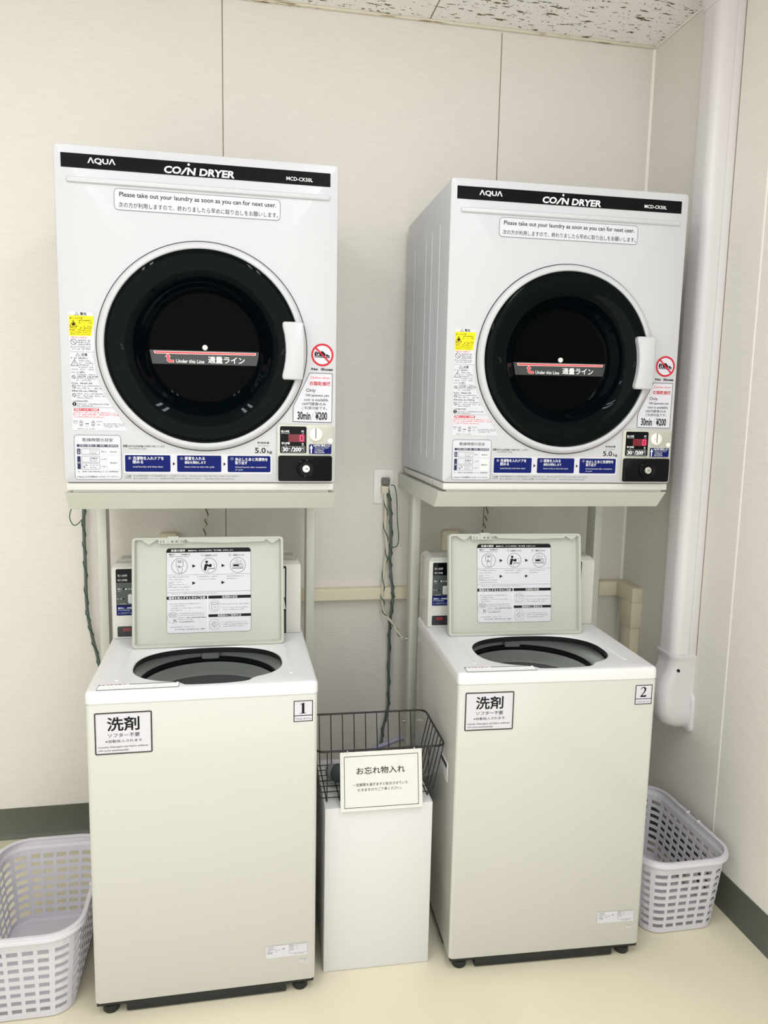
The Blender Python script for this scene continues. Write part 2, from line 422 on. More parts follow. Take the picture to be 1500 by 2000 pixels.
    b.fcirc(.0271, .1949, .0047, e2, INK, 24); b.fline([(.0271, .1975), (.0271, .1948)], .0014, e2-.0003, WINK, False); b.fcirc(.0271, .1927, .0008, e2-.0003, WINK, 10)
    b.build('caution_label', t, O, recalc=False)
    b = MB().fpoly([(.0205, .1310), (.1480, .1310), (.1500, .1340), (.1330, .1600), (.1180, .1865), (.0205, .1865)], e, STK)
    b.frect(.0249, .0839, .1786, .1845, e2, RED, .0029); b.text('排気フィルターの掃除', .0275, .0811, .1794, .1836, e2-.0004, WINK, .02)
    for a, bb_, c0, c1, m_ in ((.0205, .1225, .1727, .1761, REDL), (.0226, .1300, .1678, .1710, REDL), (.0224, .0969, .1624, .1654, REDL), (.0924, .1428, .1465, .1492, GREY), (.0933, .1406, .1427, .1450, GREY), (.0932, .1284, .1390, .1414, GREY), (.0221, .0350, .1520, .1550, GREY), (.0245, .0330, .1475, .1500, GREY), (.0304, .0552, .1334, .1361, GREY), (.0601, .0752, .1335, .1360, GREY), (.0775, .0870, .1440, .1465, GREY), (.0760, .0900, .1520, .1545, GREY), (.0508, .0590, .1405, .1425, GREY)):
        n += 1; b.micro(a, bb_, c0, c1, e2, m_, n)
    for xx in (.0412, .0690):
        b.fline([(xx+.0034*math.cos(q), .148+.0072*math.sin(q)) for q in [2*PI*k/20 for k in range(20)]], .0008, e2, GREY)
        for dz in (-.003, .003): b.frect(xx-.0022, xx+.0022, .148+dz-.001, .148+dz+.001, e2, GREY)
    b.fpoly([(.0506, .1467), (.0565, .1467), (.0565, .1455), (.0592, .1473), (.0565, .1493), (.0565, .1480), (.0506, .1480)], e2, INK)
    b.build('filter_label', t, O, recalc=False)
    # drying time table
    b = MB().frect(.0234, .1326, .0103, .1195, e, STK, .007); b.fring(.0234, .1326, .0103, .1195, .007, .0010, e2, GREY)
    b.text('乾燥時間の目安', .0426, .1141, .1036, .1124, e2, INK, -.002)
    b.frect(.0293, .1262, .0905, .0967, e2, NAVY, .001); b.text('衣類の種類と量 / 枚数 / 乾燥時間', .0345, .1243, .0913, .0962, e2-.0004, LGREY)
    b.frect(.0294, .0371, .0724, .0861, e2, NAVY, .001); b.text('化', .0312, .0353, .0795, .0838, e2-.0004, LGREY); b.text('繊', .0312, .0353, .0745, .0788, e2-.0004, LGREY)
    b.frect(.0294, .0371, .0357, .0675, e2, NAVY, .001); b.text('綿', .0310, .0355, .0494, .0542, e2-.0004, LGREY)
    for c0, c1 in ((.0718, .0859), (.0529, .0677), (.0352, .0499)): b.fring(.0396, .0818, c0, c1, .0015, .0007, e2, GREY)
    b.text('ワイシャツ', .0575, .0778, .0790, .0830, e2, GREY); b.text('約200g', .0584, .0742, .0731, .0768, e2, GREY)
    b.text('作業衣', .0587, .0777, .0604, .0648, e2, INK); b.text('約1.1kg', .0586, .0749, .0550, .0590, e2, GREY)
    b.text('タ オ ル', .0587, .0772, .0436, .0474, e2, GREY); b.text('約75g', .0585, .0732, .0379, .0416, e2, GREY)
    b.fline([(.0445, .0845), (.0430, .0740), (.0500, .0740), (.0490, .0845), (.0468, .0828)], .0005, e2, LGREY)
    b.fline([(.0450, .0665), (.0430, .0600), (.0470, .0545), (.0515, .0600), (.0500, .0660)], .0005, e2, LGREY)
    b.fpoly([(.0425, .0430), (.0445, .0450), (.0480, .0395), (.0455, .0375)], e2, GREY); b.fpoly([(.0490, .0480), (.0530, .0445), (.0518, .0425), (.0478, .0462)], e2, GREY)
    for c0 in (.0772, .0589, .0409): b.micro(.0861, .0972, c0, c0+.0034, e2, GREY, int(c0*1e4))
    b.frect(.1022, .1270, .0723, .0858, e2, LGREY); b.text('約30分', .1064, .1235, .0764, .0811, e2-.0004, INK)
    b.frect(.1022, .1270, .0355, .0678, e2, LGREY); b.text('約60分', .1062, .1233, .0491, .0540, e2-.0004, INK)
    b.micro(.0309, .1243, .0281, .0311, e2, INK, 91)
    b.text('5.0kg以上の洗濯物を入れないでください。', .0276, .1270, .0139, .0191, e2, INK)
    b.build('drying_time_label', t, O, recalc=False)
    # operating steps
    b = MB()
    b.frect(.1384, .1483, .0912, .0963, e, INK); b.text('表示', .1394, .1474, .0918, .0957, e2, STK)
    b.text('表示中は送風運転で衣類を冷却しています。', .1504, .2387, .0908, .0960, e, INK); b.text('Cool Down Cycle', .1502, .1936, .0842, .0900, e, GREY, .004)
    b.fring(.1392, .5043, .0257, .0748, .004, .0008, e, LGREY); b.frect(.1396, .5039, .0261, .0744, e, STK, .004)
    for x_0, x_1 in ((.1419, .2511), (.2674, .3766), (.3925, .5010)): b.frect(x_0, x_1, .0297, .0713, e2, BLUE, .003)
    y3 = e2-.0005
    for x_0, s_ in ((.1530, '1'), (.2786, '2'), (.4034, '3')):
        b.fcring(x_0, .0638, .0034, .0004, y3, LGREY, 24); b.text(s_, x_0-.0008, x_0+.0008, .0620, .0656, y3, WINK)
    b.text('洗濯物を入れドアを', .1606, .2351, .0592, .0681, y3, WINK, .008); b.text('閉める', .1604, .1852, .0500, .0582, y3, WINK, .008); b.text('Load laundry and close door', .1607, .2335, .0392, .0446, y3, LGREY)
    b.text('硬貨を入れる', .2859, .3358, .0595, .0685, y3, WINK, .008); b.text('運転を開始します', .2857, .3384, .0501, .0574, y3, WINK, .004); b.text('Insert coins to start the cycle', .2859, .3588, .0394, .0447, y3, LGREY)
    b.text('停止したあと洗濯物を', .4113, .4938, .0582, .0669, y3, WINK, .008); b.text('取り出す', .4112, .4422, .0491, .0579, y3, WINK, .008); b.text('Unload laundry after completion', .4112, .4908, .0396, .0446, y3, LGREY); b.text('of cycle', .4112, .4307, .0332, .0376, y3, LGREY)
    for x_0 in (.2570, .3822): b.fpoly([(x_0, .0452), (x_0+.0058, .0500), (x_0, .0547)], e2, INK)
    b.fring(.1384, .1586, .0112, .0220, .002, .0005, e, LGREY); b.text('ご注意', .1409, .1556, .0162, .0206, e, INK); b.text('Caution', .1412, .1555, .0121, .0147, e, GREY)
    for z in (.0193, .0126): b.fcirc(.1630, z, .0011, e, INK, 12)
    b.text('100円硬貨専用ですので他の硬貨は投入しても返却されません。', .1665, .2910, .0174, .0212, e, GREY); b.text('100 Yen coins ONLY. No return if other coins inserted.', .2980, .4186, .0176, .0210, e, GREY)
    b.text('ドラム奥の排気フィルターは、ご使用前に必ず掃除してもとどおり取り付けてください。', .1665, .3272, .0107, .0145, e, GREY); b.text('Clean filter inside drum before use.', .3352, .4098, .0108, .0140, e, GREY)
    b.build('instruction_label', t, O, recalc=False)
    b = MB(); b.text('乾燥容量', .4677, .4981, .1028, .1080, e, INK, .004); b.text('Dryer Capacity', .4684, .4964, .0960, .0996, e, GREY)
    b.text('5.0', .4616, .4889, .0787, .0927, e, INK, .012); b.text('kg', .4925, .5048, .0768, .0861, e, INK, .008)
    b.build('capacity_print', t, O, recalc=False)
    # prohibition sticker
    b = MB(); X, Z = .6331, .3324
    b.fcirc(X, Z, .0278, e, STK, 48); b.fcring(X, Z, .0262, .0048, e2, RED, 56)
    b.fpoly([(X-.0205, Z-.0065), (X+.0195, Z-.0075), (X+.0195, Z-.0055), (X-.0200, Z-.0045)], e2, INK)
    b.fpoly([(X-.0200, Z-.0030), (X-.0205, Z+.0035), (X-.0170, Z+.0095), (X-.0150, Z+.0070), (X-.0100, Z+.0055), (X-.0055, Z+.0052), (X-.0025, Z+.0100), (X+.0035, Z+.0078), (X+.0060, Z+.0040), (X+.0150, Z+.0005), (X+.0195, Z-.0030), (X+.0195, Z-.0042)], e2, INK)
    b.fcirc(X-.0100, Z+.0005, .0022, e2-.0003, STK, 14); b.fline([(X-.0160, Z+.0050), (X-.0140, Z-.0030)], .0010, e2-.0003, STK, False); b.fline([(X+.0090, Z+.0038), (X+.0080, Z-.0040)], .0012, e2-.0003, STK, False)
    b.fline([(X-.0175, Z+.0175), (X+.0175, Z-.0175)], .0042, e2-.0006, RED, False)
    b.text('No  Shoes', .6053, .6605, .2930, .2992, e2, INK, .03)
    b.build('prohibition_sticker', t, O, recalc=False)
    poly = [(.5587, .1610), (.6590, .1603), (.6592, .2855), (.6008, .2858), (.5592, .1994)]
    b = MB().fpoly(poly, e, STK); b.fline(poly, .0011, e2, INK)
    b.text('Clothes dryer', .6030, .6535, .2700, .2775, e2, REDL, .004); b.text('衣類乾燥機', .6000, .6548, .2539, .2648, e2, RED, .012)
    b.text('Only', .5920, .6165, .2355, .2462, e2, INK, .004); b.text('100 japanese yen', .5910, .6510, .2245, .2325, e2, INK, .004); b.text('coin is available.', .5871, .6505, .2145, .2215, e2, INK, .004)
    b.text('100円硬貨のみ', .5816, .6440, .2030, .2112, e2, INK); b.text('ご利用可能です。', .5804, .6464, .1925, .2002, e2, INK)
    b.text('30min', .5702, .6036, .1663, .1872, e2, INK, .025); b.fline([(.6049, .1663), (.6132, .1867)], .0004, e2, INK, False); b.text('¥200', .6160, .6469, .1663, .1872, e2, INK, .025)
    b.build('price_sticker', t, O, recalc=False)
    # coin unit
    cu = MB()
    cu.loops([[(x, -o, z) for x, z in rrect(.5168+i, .6642-i, .0063+i, .1545-i, .010, 5)] for i, o in ((0, 0), (0, .004), (.0015, .0055))], COIN, False, True)
    cu.cyl((.6554, .1126), 1, .0065, -.0056, -.0064, KNOB)
    cu = cu.build('coin_unit', t, O)
    e4 = -.0062; e5 = -.0067
    b = MB().frect(.5250, .5932, .0797, .1488, e4, BLK, .004)
    b.text('投入金額', .5280, .5495, .1330, .1388, e5, WINK, .02); b.text('INPUT AMOUNT', .5282, .5499, .1298, .1319, e5, LGREY); b.text('円', .5802, .5860, .1335, .1384, e5, WINK, .02); b.text('YEN', .5808, .5860, .1298, .1317, e5, LGREY)
    b.text('残り時間', .5291, .5499, .1022, .1080, e5, WINK, .02); b.text('TIME', .5365, .5423, .0993, .1012, e5, LGREY); b.text('分', .5809, .5864, .1020, .1065, e5, WINK, .02); b.text('MIN', .5812, .5862, .0991, .1011, e5, LGREY)
    b.fring(.5300, .5884, .0818, .0972, .0004, .0005, e5, LGREY)
    b.text('30', .5320, .5457, .0840, .0950, e5, WINK, .03); b.text('分', .5467, .5523, .0889, .0942, e5, WINK); b.text('MIN', .5471, .5524, .0849, .0866, e5, LGREY); b.text('/200', .5534, .5794, .0840, .0950, e5, WINK, .03); b.text('円', .5799, .5858, .0886, .0942, e5, WINK); b.text('YEN', .5805, .5858, .0850, .0866, e5, LGREY)
    b.frect(.5465, .5893, .1088, .1285, e5, LEDD, .001)
    for q in (.5500, .5620):
        b.fring(q, q+.0075, .1118, .1258, .0006, .0014, e5-.0003, LEDD)
    b.fring(.5768, .5845, .1118, .1258, .0008, .0021, e5-.0003, LED)
    b.build('display', cu, O, recalc=False)
    b = MB().lathe_y(.6175, .1282, [(.0172, .005), (.0172, .0085), (.0155, .0105), (.010, .0118), (.0001, .0122)], KNOB, 40)
    b.frect(.6158, .6176, .1190, .1448, -.0126, INK); b.cyl((.6105, .1290), 1, .0012, -.012, -.0135, STEEL, 12)
    b.build('coin_slot_knob', cu, O)
    b = MB().frect(.6003, .6585, .0783, .1035, e4, BLUE, .003)
    b.fpoly([(.6042, .0799), (.6072, .0799), (.6072, .0925), (.6097, .0925), (.6057, .1015), (.6019, .0925), (.6042, .0925)], e5, WINK)
    b.text('100円硬貨投入口', .6113, .6546, .0973, .1030, e5, WINK, .012); b.text('100 Yen Coins ONLY', .6146, .6516, .0928, .0960, e5, LGREY)
    for c0 in (.0888, .0857, .0825, .0803): b.micro(.6141, .6400, c0, c0+.0026, e5, LGREY, int(c0*1e4))
    b.build('coin_label', cu, O, recalc=False)
    b = MB()
    b.loops([[(x, -o, z) for x, z in rrect(.5204+i, .6597-i, .0078+i, .0734-i, .005, 5)] for i, o in ((0, .005), (0, .012), (.0015, .0135))], BLK, False, True)
    b.lathe_y(.5915, .0405, [(.0245, .0134), (.0240, .0165), (.0215, .0180), (.0190, .0165), (.0150, .0160), (.0130, .0165)], BLK, 48, False, True)
    for q in (.5640, .6185): b.lathe_y(q, .0430, [(.0028, .0134), (.0022, .0148), (.0001, .0152)], BLK, 14)
    cb = b.build('cash_box', cu, O)
    b = MB().lathe_y(.5915, .0405, [(.0098, .016), (.0098, .021), (.0088, .022), (.0001, .022)], STEEL, 32)
    b.frect(.5895, .5965, .0393, .0412, -.0224, INK); b.build('lock', cu, O)
    # door
    d = MB().lathe_y(cx, cz, [(.247, -.004), (.2548, -.001), (.2548, .003), (.2522, .010), (.2460, .0145), (.2390, .0150), (.2362, .0125), (.2355, .006)], DWHITE, 128)
    d.lathe_y(cx, cz, [(.2570, -.0002), (.2570, .0010), (.2545, .0012)], SHADE, 128)  # dark ring painted in as the shadow line around the door
    d = d.build('door', t, O, ang=50)
    cb2 = cz+.002
    b = MB().lathe_y(cx, cb2, [(.2358, .006), (.2350, .0120), (.2315, .0162), (.2250, .0180), (.2060, .0170), (.1850, .0115), (.1730, .0050), (.1680, .0000), (.1655, -.0055), (.1590, -.0150), (.1500, -.0260), (.1430, -.0345), (.1400, -.0395)], BLKR, 128)
    for sx in (-1, 1):
        b.fline([(cx+sx*.1905, cb2-.012), (cx+sx*.1945, cb2+.000), (cx+sx*.1975, cb2-.0005), (cx+sx*.1935, cb2-.013)], .0005, -.0165, CONG)
    b.build('door_frame', d, O, ang=60)
    b = MB().lathe_y(cx, cb2, [(.1405, -.0390), (.1370, -.0420), (.1330, -.0428), (.0001, -.0430)], GLASS, 96)
    b.build('door_window', d, O)
    yb = .0422
    b = MB(); b.fpoly([(.2012, .3341), (.2080, .2997), (.4715, .3015), (.4758, .3365)], yb, BAR)
    b.fpoly([(.2110, .3320), (.2140, .3250), (.4650, .3275), (.4662, .3338)], yb-.0004, PINKW); b.fpoly([(.2135, .3304), (.2152, .3266), (.4634, .3290), (.4642, .3322)], yb-.0008, PINK)
    b.fpoly([(.2388, .3178), (.2462, .3262), (.2536, .3178), (.2503, .3178), (.2503, .3130), (.2530, .3102), (.2610, .3102), (.2610, .3040), (.2480, .3040), (.2432, .3085), (.2432, .3178)], yb-.0008, PINKW)
    b.fpoly([(.2410, .3186), (.2462, .3246), (.2516, .3186), (.2494, .3186), (.2494, .3126), (.2524, .3093), (.2601, .3093), (.2601, .3050), (.2484, .3050), (.2441, .3090), (.2441, .3186)], yb-.0012, PINK)
    b.text('Under this Line', .2662, .3359, .3037, .3124, yb-.0008, WINK, .008); b.text('適量ライン', .3453, .4374, .3048, .3226, yb-.0008, WINK, .014)
    b.build('fill_line_label', d, O, recalc=False)
    MB().lathe_y(.3379, .3432, [(.0070, -.0430), (.0070, -.039), (.0055, -.037), (.0001, -.0365)], KNOB, 24).build('hub_cap', d, O)
    # handle: left edge hollow, follows the dark ring
    hp = [(.5335, .2665), (.5780, .2665), (.5812, .2700), (.5835, .3050), (.5838, .3400), (.5830, .3750), (.5815, .4060), (.5785, .4095), (.5335, .4095), (.5297, .4062), (.5297, .3980), (.5345, .3780), (.5372, .3560), (.5380, .3360), (.5368, .3150), (.5335, .2950), (.5295, .2780), (.5297, .2705)]
    hc = (.557, .338)
    def hs(k, o): return [(hc[0]+(x-hc[0])*k, -o, hc[1]+(z-hc[1])*(1-(1-k)*.4)) for x, z in hp]
    MB().loops([hs(1, .010), hs(1, .028), hs(.975, .0315), hs(.90, .033)], DWHITE, True, True).build('handle', d, O, ang=50)
    # screws in the plinth side
    for y in (.12,):
        MB().cyl((y, -.010), 0, .004, x0+.0045, x0+.001, STEEL, 12).build('screw', t, O)
    return t
dz1 = 1.2665-TG
D1 = make_dryer('white coin dryer above the washing machine numbered 1', (-.0537, -.6135, dz1), .0053)
D2 = copy_tree(D1, None, (.909+.006, -.5954, dz1), -.0208)
D2['label'] = 'white coin dryer above the washing machine numbered 2'

# ------------------------------------------------------------ dryer stands
def make_stand(label, loc, rz, lx, legy, bolts):
    t = thing('dryer_stand', label, 'stand', loc, rz, 'wall stands for the dryers')
    z0 = dz1; b = MB()
    x0, x1, y0, y1, hh, sl = -.0042, .6717, .0078, .5895, .047, .0443
    y1 = min(y1, -loc[1]-.006)
    pr = [(y0, 0), (y0+sl, -hh), (y1, -hh), (y1, 0)]
    b.prism([(y, z+z0) for y, z in pr], 0, x0, x1, STAND)
    # folded side flanges with a fine lip
    b.box(x0-.0012, x0, y0+.002, y1, z0-.004, z0, STAND); b.box(x1, x1+.0012, y0+.002, y1, z0-.004, z0, STAND)
    tr = b.build('tray', t, smooth=False)
    for y in (.15, .38):
        MB().cyl((y, z0-.026), 0, .0035, x0-.0012, x0+.001, STEEL, 12).build('screw', tr)
    for k, x in enumerate(lx):
        l = MB().box(x, x+.027, legy, legy+.064, .331, z0-hh, STAND, .002).build('leg', t)
        for z in ((.406, .697) if bolts and k == 0 else ()):
            q = MB().cyl((legy+.03, z), 0, .006, x-.001, x-.007, STEEL, 14); q.cyl((legy+.03, z), 0, .003, x-.007, x-.012, STEEL, 10)
            q.build('bolt', l)
    return t
S1 = make_stand('white metal stand under the dryer above washing machine 1', (-.0537, -.6135, 0), .0053, (.003, .636), .4135, False)
S2 = make_stand('white metal stand under the dryer above washing machine 2', (.909, -.5954, 0), -.0208, (.007+.001, .643+.001), .3954, True)

# ------------------------------------------------------------ washers
WW, WT, WS, WBZ, WD = .5291, .8164, .7845, .034, .54
def make_washer(label, loc, rz, num, lid_dx):
    t = thing('coin_washer', label, 'washing machine', loc, rz, 'coin washing machines on the floor')
    # body, open at the top
    def rl(i, z): return [(p[0], p[1], z) for p in rrect(i, WW-i, i, WD-i, .010, 5)]
    c = MB().loops([rl(.03, WS-.02), rl(.012, WS+.004), rl(.004, WS+.004), rl(.001, WS), rl(0, WS-.004), rl(0, WBZ+.003), rl(.002, WBZ)], WWHITE, False, True)
    c.build('cabinet', t)
    g = MB().box(-.0012, .0008, .080, .165, .488, .540, WTOP, .0006)
    g.box(-.0016, .0, .088, .157, .522, .535, SHADE); g.build('side_grip', t)  # dark strip stands in for the shade inside the grip recess
    p = MB().box(.004, WW-.004, .004, WD-.004, WBZ-.008, WBZ+.001, DARKP)
    p.box(.072, WW-.072, .006, .10, .003, WBZ-.006, DARKP, .003); p.box(.006, WW-.006, .10, WD-.03, .004, WBZ-.006, DARKP, .003)
    p.build('base', t)
    for x in (.034, WW-.036):
        for y in (.026, WD-.045):
            q = MB().lathe_z(x, y, [(.012, WBZ-.006), (.013, .022), (.0190, .018), (.0195, .004), (.017, 0)], DARKP, 24, True, True)
            q.build('foot', t)
    # top panel with opening
    n5 = 6
    def rt(i, z): return [(p[0], p[1], z) for p in rrect(-.0012+i, WW+.0012-i, -.0012+i, WD+.001-i, max(.013-i, .001), n5, 26)]
    o = rt(.010, WT)
    hx, hy, hw = .270, .168, .184
    def hole(dr, z):
        L = []
        for p_ in o:
            a = math.atan2(p_[1]-hy, p_[0]-hx); ca, sa = math.cos(a), math.sin(a)
            ex = 2.5; ry = .138 if sa > 0 else .128
            r = 1/((abs(ca)/hw)**ex+(abs(sa)/ry)**ex)**(1/ex)
            x, y = hx+r*ca, hy+r*sa
            if sa < 0:
                u = max(0.0, min(1.0, (.092-abs(x-.292))/.022)); u = u*u*(3-2*u); y -= .018*u
            x += (x-hx)/max(r, 1e-3)*dr; y += (y-hy)/max(r, 1e-3)*dr
            L.append((x, y, z))
        return L
    b = MB().loops([hole(.010, WT-.022), hole(.001, WT-.018), hole(-.0005, WT-.004)], RINGD)
    b.loops([hole(-.0005, WT-.004), hole(.0015, WT-.001), hole(.005, WT), o, rt(.004, WT-.0016), rt(.0012, WT-.005), rt(0, WT-.010), rt(0, WS+.0025), rt(.003, WS+.001)], WTOP)
    tp = b.build('top_panel', t)
    for x in (.060, .4710):       # hinge-side guide channels
        b = MB()
        pts = rrect(x-.0055, x+.0055, .065, .300, .0045, 4)
        b.loops([[(q[0]+(x-q[0])*k, q[1]+(.18-q[1])*k*.05, WT+zz) for q in pts] for k, zz in ((0, .0000), (.25, .0014), (.5, .0016), (.7, .0006))], WTOP, False, True)
        b.build('guide_rail', tp)
    # flat instruction strip at the front of the top
    b = MB()
    def hp(x0, x1, y0, y1, z, m, r=0.0):
        P = rrect(x0, x1, y0, y1, r, 3) if r else [(x0, y0), (x1, y0), (x1, y1), (x0, y1)]
        b.add([(q[0], q[1], z) for q in P], [tuple(range(len(P)))], m)
    hp(.0235, .206, .0065, .040, WT+.0006, INK, .002); hp(.0245, .2050, .0075, .0385, WT+.0009, WINK, .002)
    hp(.0245, .0290, .0345, .039, WT+.0012, INK); hp(.093, .190, .0345, .039, WT+.0012, GREY); hp(.192, .199, .0345, .039, WT+.0012, INK)
    for k in range(6): hp(.033+k*.009, .038+k*.009+.002*(k % 2), .0350, .0378, WT+.0012, REDL if k % 2 else INK)
    for k in range(14): hp(.036+k*.011, .043+k*.011, .012+.004*(k % 3), .0135+.004*(k % 3), WT+.0012, LGREY)
    b.build('top_label', tp, recalc=False, smooth=False)
    # tub
    tx, ty = .268, .238
    b = MB().lathe_z(tx, ty, [(.216, WT-.020), (.212, WT-.030), (.207, WT-.036)], RINGD, 72)
    b.lathe_z(tx, ty, [(.207, WT-.036), (.196, WT-.038), (.184, WT-.044), (.178, WT-.056), (.1785, WT-.064)], RING, 72)
    b.build('balance_ring', t)
    b = MB().lathe_z(tx, ty, [(.1785, WT-.064), (.182, WT-.068), (.182, WT-.078), (.176, WT-.080)], RINGD, 72)
    b.lathe_z(tx, ty, [(.176, WT-.080), (.174, WT-.090), (.1755, WT-.112), (.1735, WT-.118)], RING, 72)
    b.lathe_z(tx, ty, [(.1735, WT-.118), (.1755, WT-.122), (.175, .40), (.160, .37), (.0001, .36)], DRUM, 72)
    b.build('drum', t)
    MB().box(tx-.026, tx+.024, ty+.150, ty+.186, WT-.064, WT-.042, RING, .006, 3).build('filter_clip', t)
    # console
    c0, c1, cz1 = .4043, WD-.004, 1.027
    def rk(i, z, y0_): return [(p_[0], p_[1], z) for p_ in rrect(.003+i, WW-.006-i, y0_, c1-i, .004, 4)]
    b = MB().loops([rk(0, WT+.0012, c0), rk(0, 1.006, c0), rk(.0015, 1.018, c0+.001), rk(.010, cz1, c0+.012), rk(.016, cz1+.003, c0+.030)], WWHITE, True, True)
    cs = b.build('console', t, ang=20)
    y = c0-.0008; y2 = c0-.0013
    b = MB().frect(.0150, .4805, .8832, 1.0141, y, BLK, .004); b.frect(.38, .4803, .8141, 1.0130, y-.0001, BLK, .003)
    b.frect(.0150, .40, .9132, .9759, y2, CONG); b.frect(.0150, .38, .8840, .9113, y2, BLUE)
    y3 = y2-.0005
    b.text('投入金額', .0199, .0449, .9934, .9993, y3, LGREY); b.text('INPUT AMOUNT', .0217, .0411, .9902, .9916, y3, GREY); b.text('残り時間', .0196, .0446, .9802, .9861, y3, LGREY); b.text('TIME', .0280, .0341, .9774, .9788, y3, GREY)
    b.text('洗い', .0186, .0312, .9556, .9609, y3, WINK); b.text('WASH', .0193, .0274, .9511, .9526, y3, LGREY); b.fcirc(.0351, .9585, .0026, y3, INK, 16); b.fpoly([(.0394, .9555), (.0452, .9580), (.0394, .9605)], y3, WINK); b.text('すすぎ', .0469, .0652, .9553, .9602, y3, WINK)
    b.micro(.0177, .0306, .9288, .9326, y3, LGREY, 5); b.micro(.0176, .0292, .9236, .9252, y3, GREY, 6); b.fcirc(.0341, .9306, .0024, y3, INK, 16)
    b.micro(.0192, .0405, .9150, .9177, y3, LGREY, 7)
    b.text('最初に…洗濯槽洗浄', .0191, .0720, .9020, .9068, y3, WINK, .01); b.text('Pre-Cleaning', .0190, .0505, .8962, .9003, y3, LGREY, .01); b.micro(.0191, .0700, .8909, .8927, y3, LGREY, 8); b.micro(.0191, .0690, .8877, .8891, y3, LGREY, 9)
    b.frect(.4400, .4762, .9225, 1.0072, y3, WINK); b.fpoly([(.4600, .8882), (.4785, .8882), (.4740, .9224), (.4600, .9224)], y3, WINK); b.fpoly([(.4600, .8900), (.4745, .8900), (.4735, .9190), (.4600, .9190)], y3-.0003, INK); b.frect(.4450, .4772, .8200, .8831, y3, CONG)
    cp = b.build('control_panel', cs, recalc=False)
    MB().loops([[(x, yy, z) for x, z in rrect(.0463+i, .075-i, .9175+i, .9440-i, .004, 4)] for i, yy in ((0, y2), (0, y2-.003), (.001, y2-.004))], BUT, False, True).build('button', cp)
    b = MB().frect(.0158, .38, .8225, .8520, y, DISPW, .004)
    for k in range(3):
        x = .0306+k*.0067; dg = (x, x+.0048, .8384, .8464); zm = (dg[2]+dg[3])/2
        b.fline([(dg[0], dg[2]), (dg[1], dg[2])], .0008, y2, LEDW, False)
        for q in ([(dg[0], zm), (dg[0], dg[3]), (dg[1], dg[3]), (dg[1], zm), (dg[0], zm)], [(dg[1], zm), (dg[1], dg[2])]): b.fline(q, .0008, y2, LEDW, False)
    b.text('円', .0555, .0602, .8405, .8455, y2, GREY); b.text('分', .0552, .0600, .8300, .8350, y2, GREY)
    b.build('display', cs, recalc=False)
    # open lid leaning against the console
    LW, LH, LT = .4025, .2930, .020
    ld = MB()
    def ll(i, yy, r): return [(x, yy, z) for x, z in rrect(i, LW-i, i-.004, LH-i, r, 4)]
    ld.loops([ll(.004, LT, .008), ll(0, LT-.004, .010), ll(0, -.003, .010), ll(.0015, -.005, .009), ll(.0065, -.005, .006), ll(.0085, -.002, .005), ll(.0100, .0105, .004)], LIDM, True, True)
    # finger recess lip and corner gussets
    ld.prism([(.1380, .2875), (.1490, .2795), (.2450, .2760), (.3480, .2790), (.3580, .2875)], 1, -.0045, .004, LIDM)
    for x in (.045, .372):
        ld.prism([(x-.022, .2875), (x-.002, .2740), (x+.002, .2740), (x+.022, .2875)], 1, -.004, .004, LIDM)
    lid = ld.build('lid', t, ang=45); lid.location = (.066+lid_dx, .308, .8205); lid.rotation_euler = (-math.radians(8.8), 0, 0)
    b = MB().box(.068, .1375, -.0058, .004, .2745, .2880, LIDM, .002); b.box(.093, .1225, -.0075, .004, .2745, .2955, LIDM, .002)
    for x in (.1051, .1164): b.cyl((x, .2812), 1, .0030, -.0076, -.0085, GREY, 16)
    for x in (.074, .0815, .128, .133): b.frect(x, x+.0025, .2775, .2845, -.0060, GREY)
    b.build('latch', lid)
    for x in (.026, .040): MB().box(x, x+.008, .000, .012, -.0045, .004, DARKP, .001).build('hinge', lid)
    Y = .0098; Y2 = .0093; Y3 = .0089
    b = MB().frect(.0885, .3130, .0325, .2620, Y, STK, .008); b.fring(.0885, .3130, .0325, .2620, .008, .0008, Y2, GREY)
    hd = rrect(.0885, .3130, .2300, .2620, .008, 4)
    b.fpoly([q for q in hd if q[1] > .2505] + [(.0885, .2505), (.3130, .2505)], Y2, INK)
    b.text('洗濯の順序', .1001, .1379, .2528, .2596, Y3, WINK, .006); b.text('■運転中は、デジタル表示部に「残り時間」を表示します。', .1460, .2668, .2535, .2576, Y3, WINK)
    b.text('最初に', .0956, .1113, .2432, .2474, Y2, INK, .01); b.text('洗濯槽洗浄', .1258, .1508, .2432, .2473, Y2, INK); b.micro(.0956, .1499, .2385, .2407, Y2, INK, 3)
    b.text('①', .1788, .1860, .2390, .2462, Y2, GREY); b.text('洗濯物を入れる', .1885, .2228, .2393, .2446, Y2, INK); b.text('②', .2530, .2604, .2386, .2458, Y2, GREY); b.text('硬貨を入れる', .2656, .2954, .2392, .2443, Y2, INK)
    for x_ in (.1227, .2006, .2780): b.fcring(x_, .2140, .0207, .0008, Y2, INK, 48)
    # pictogram: hand pressing a button
    b.fring(.1140, .1320, .2125, .2290, .002, .0008, Y2, INK); b.frect(.1185, .1275, .2235, .2265, Y2, GREY)
    b.fline([(.1178, .2085), (.1205, .2098), (.1205, .2160), (.1222, .2160), (.1224, .2095), (.1252, .2098), (.1300, .2085), (.1305, .2060), (.1282, .1965), (.1200, .1965), (.1178, .2060)], .0007, Y2, INK)
    # pictogram: person loading a machine
    b.fcirc(.1945, .2240, .0036, Y2, INK, 20)
    b.fpoly([(.1890, .2170), (.1930, .2195), (.1960, .2185), (.2040, .2130), (.2060, .2155), (.2075, .2110), (.2030, .2095), (.1960, .2130), (.1950, .2080), (.1925, .2000), (.1868, .2025)], Y2, INK)
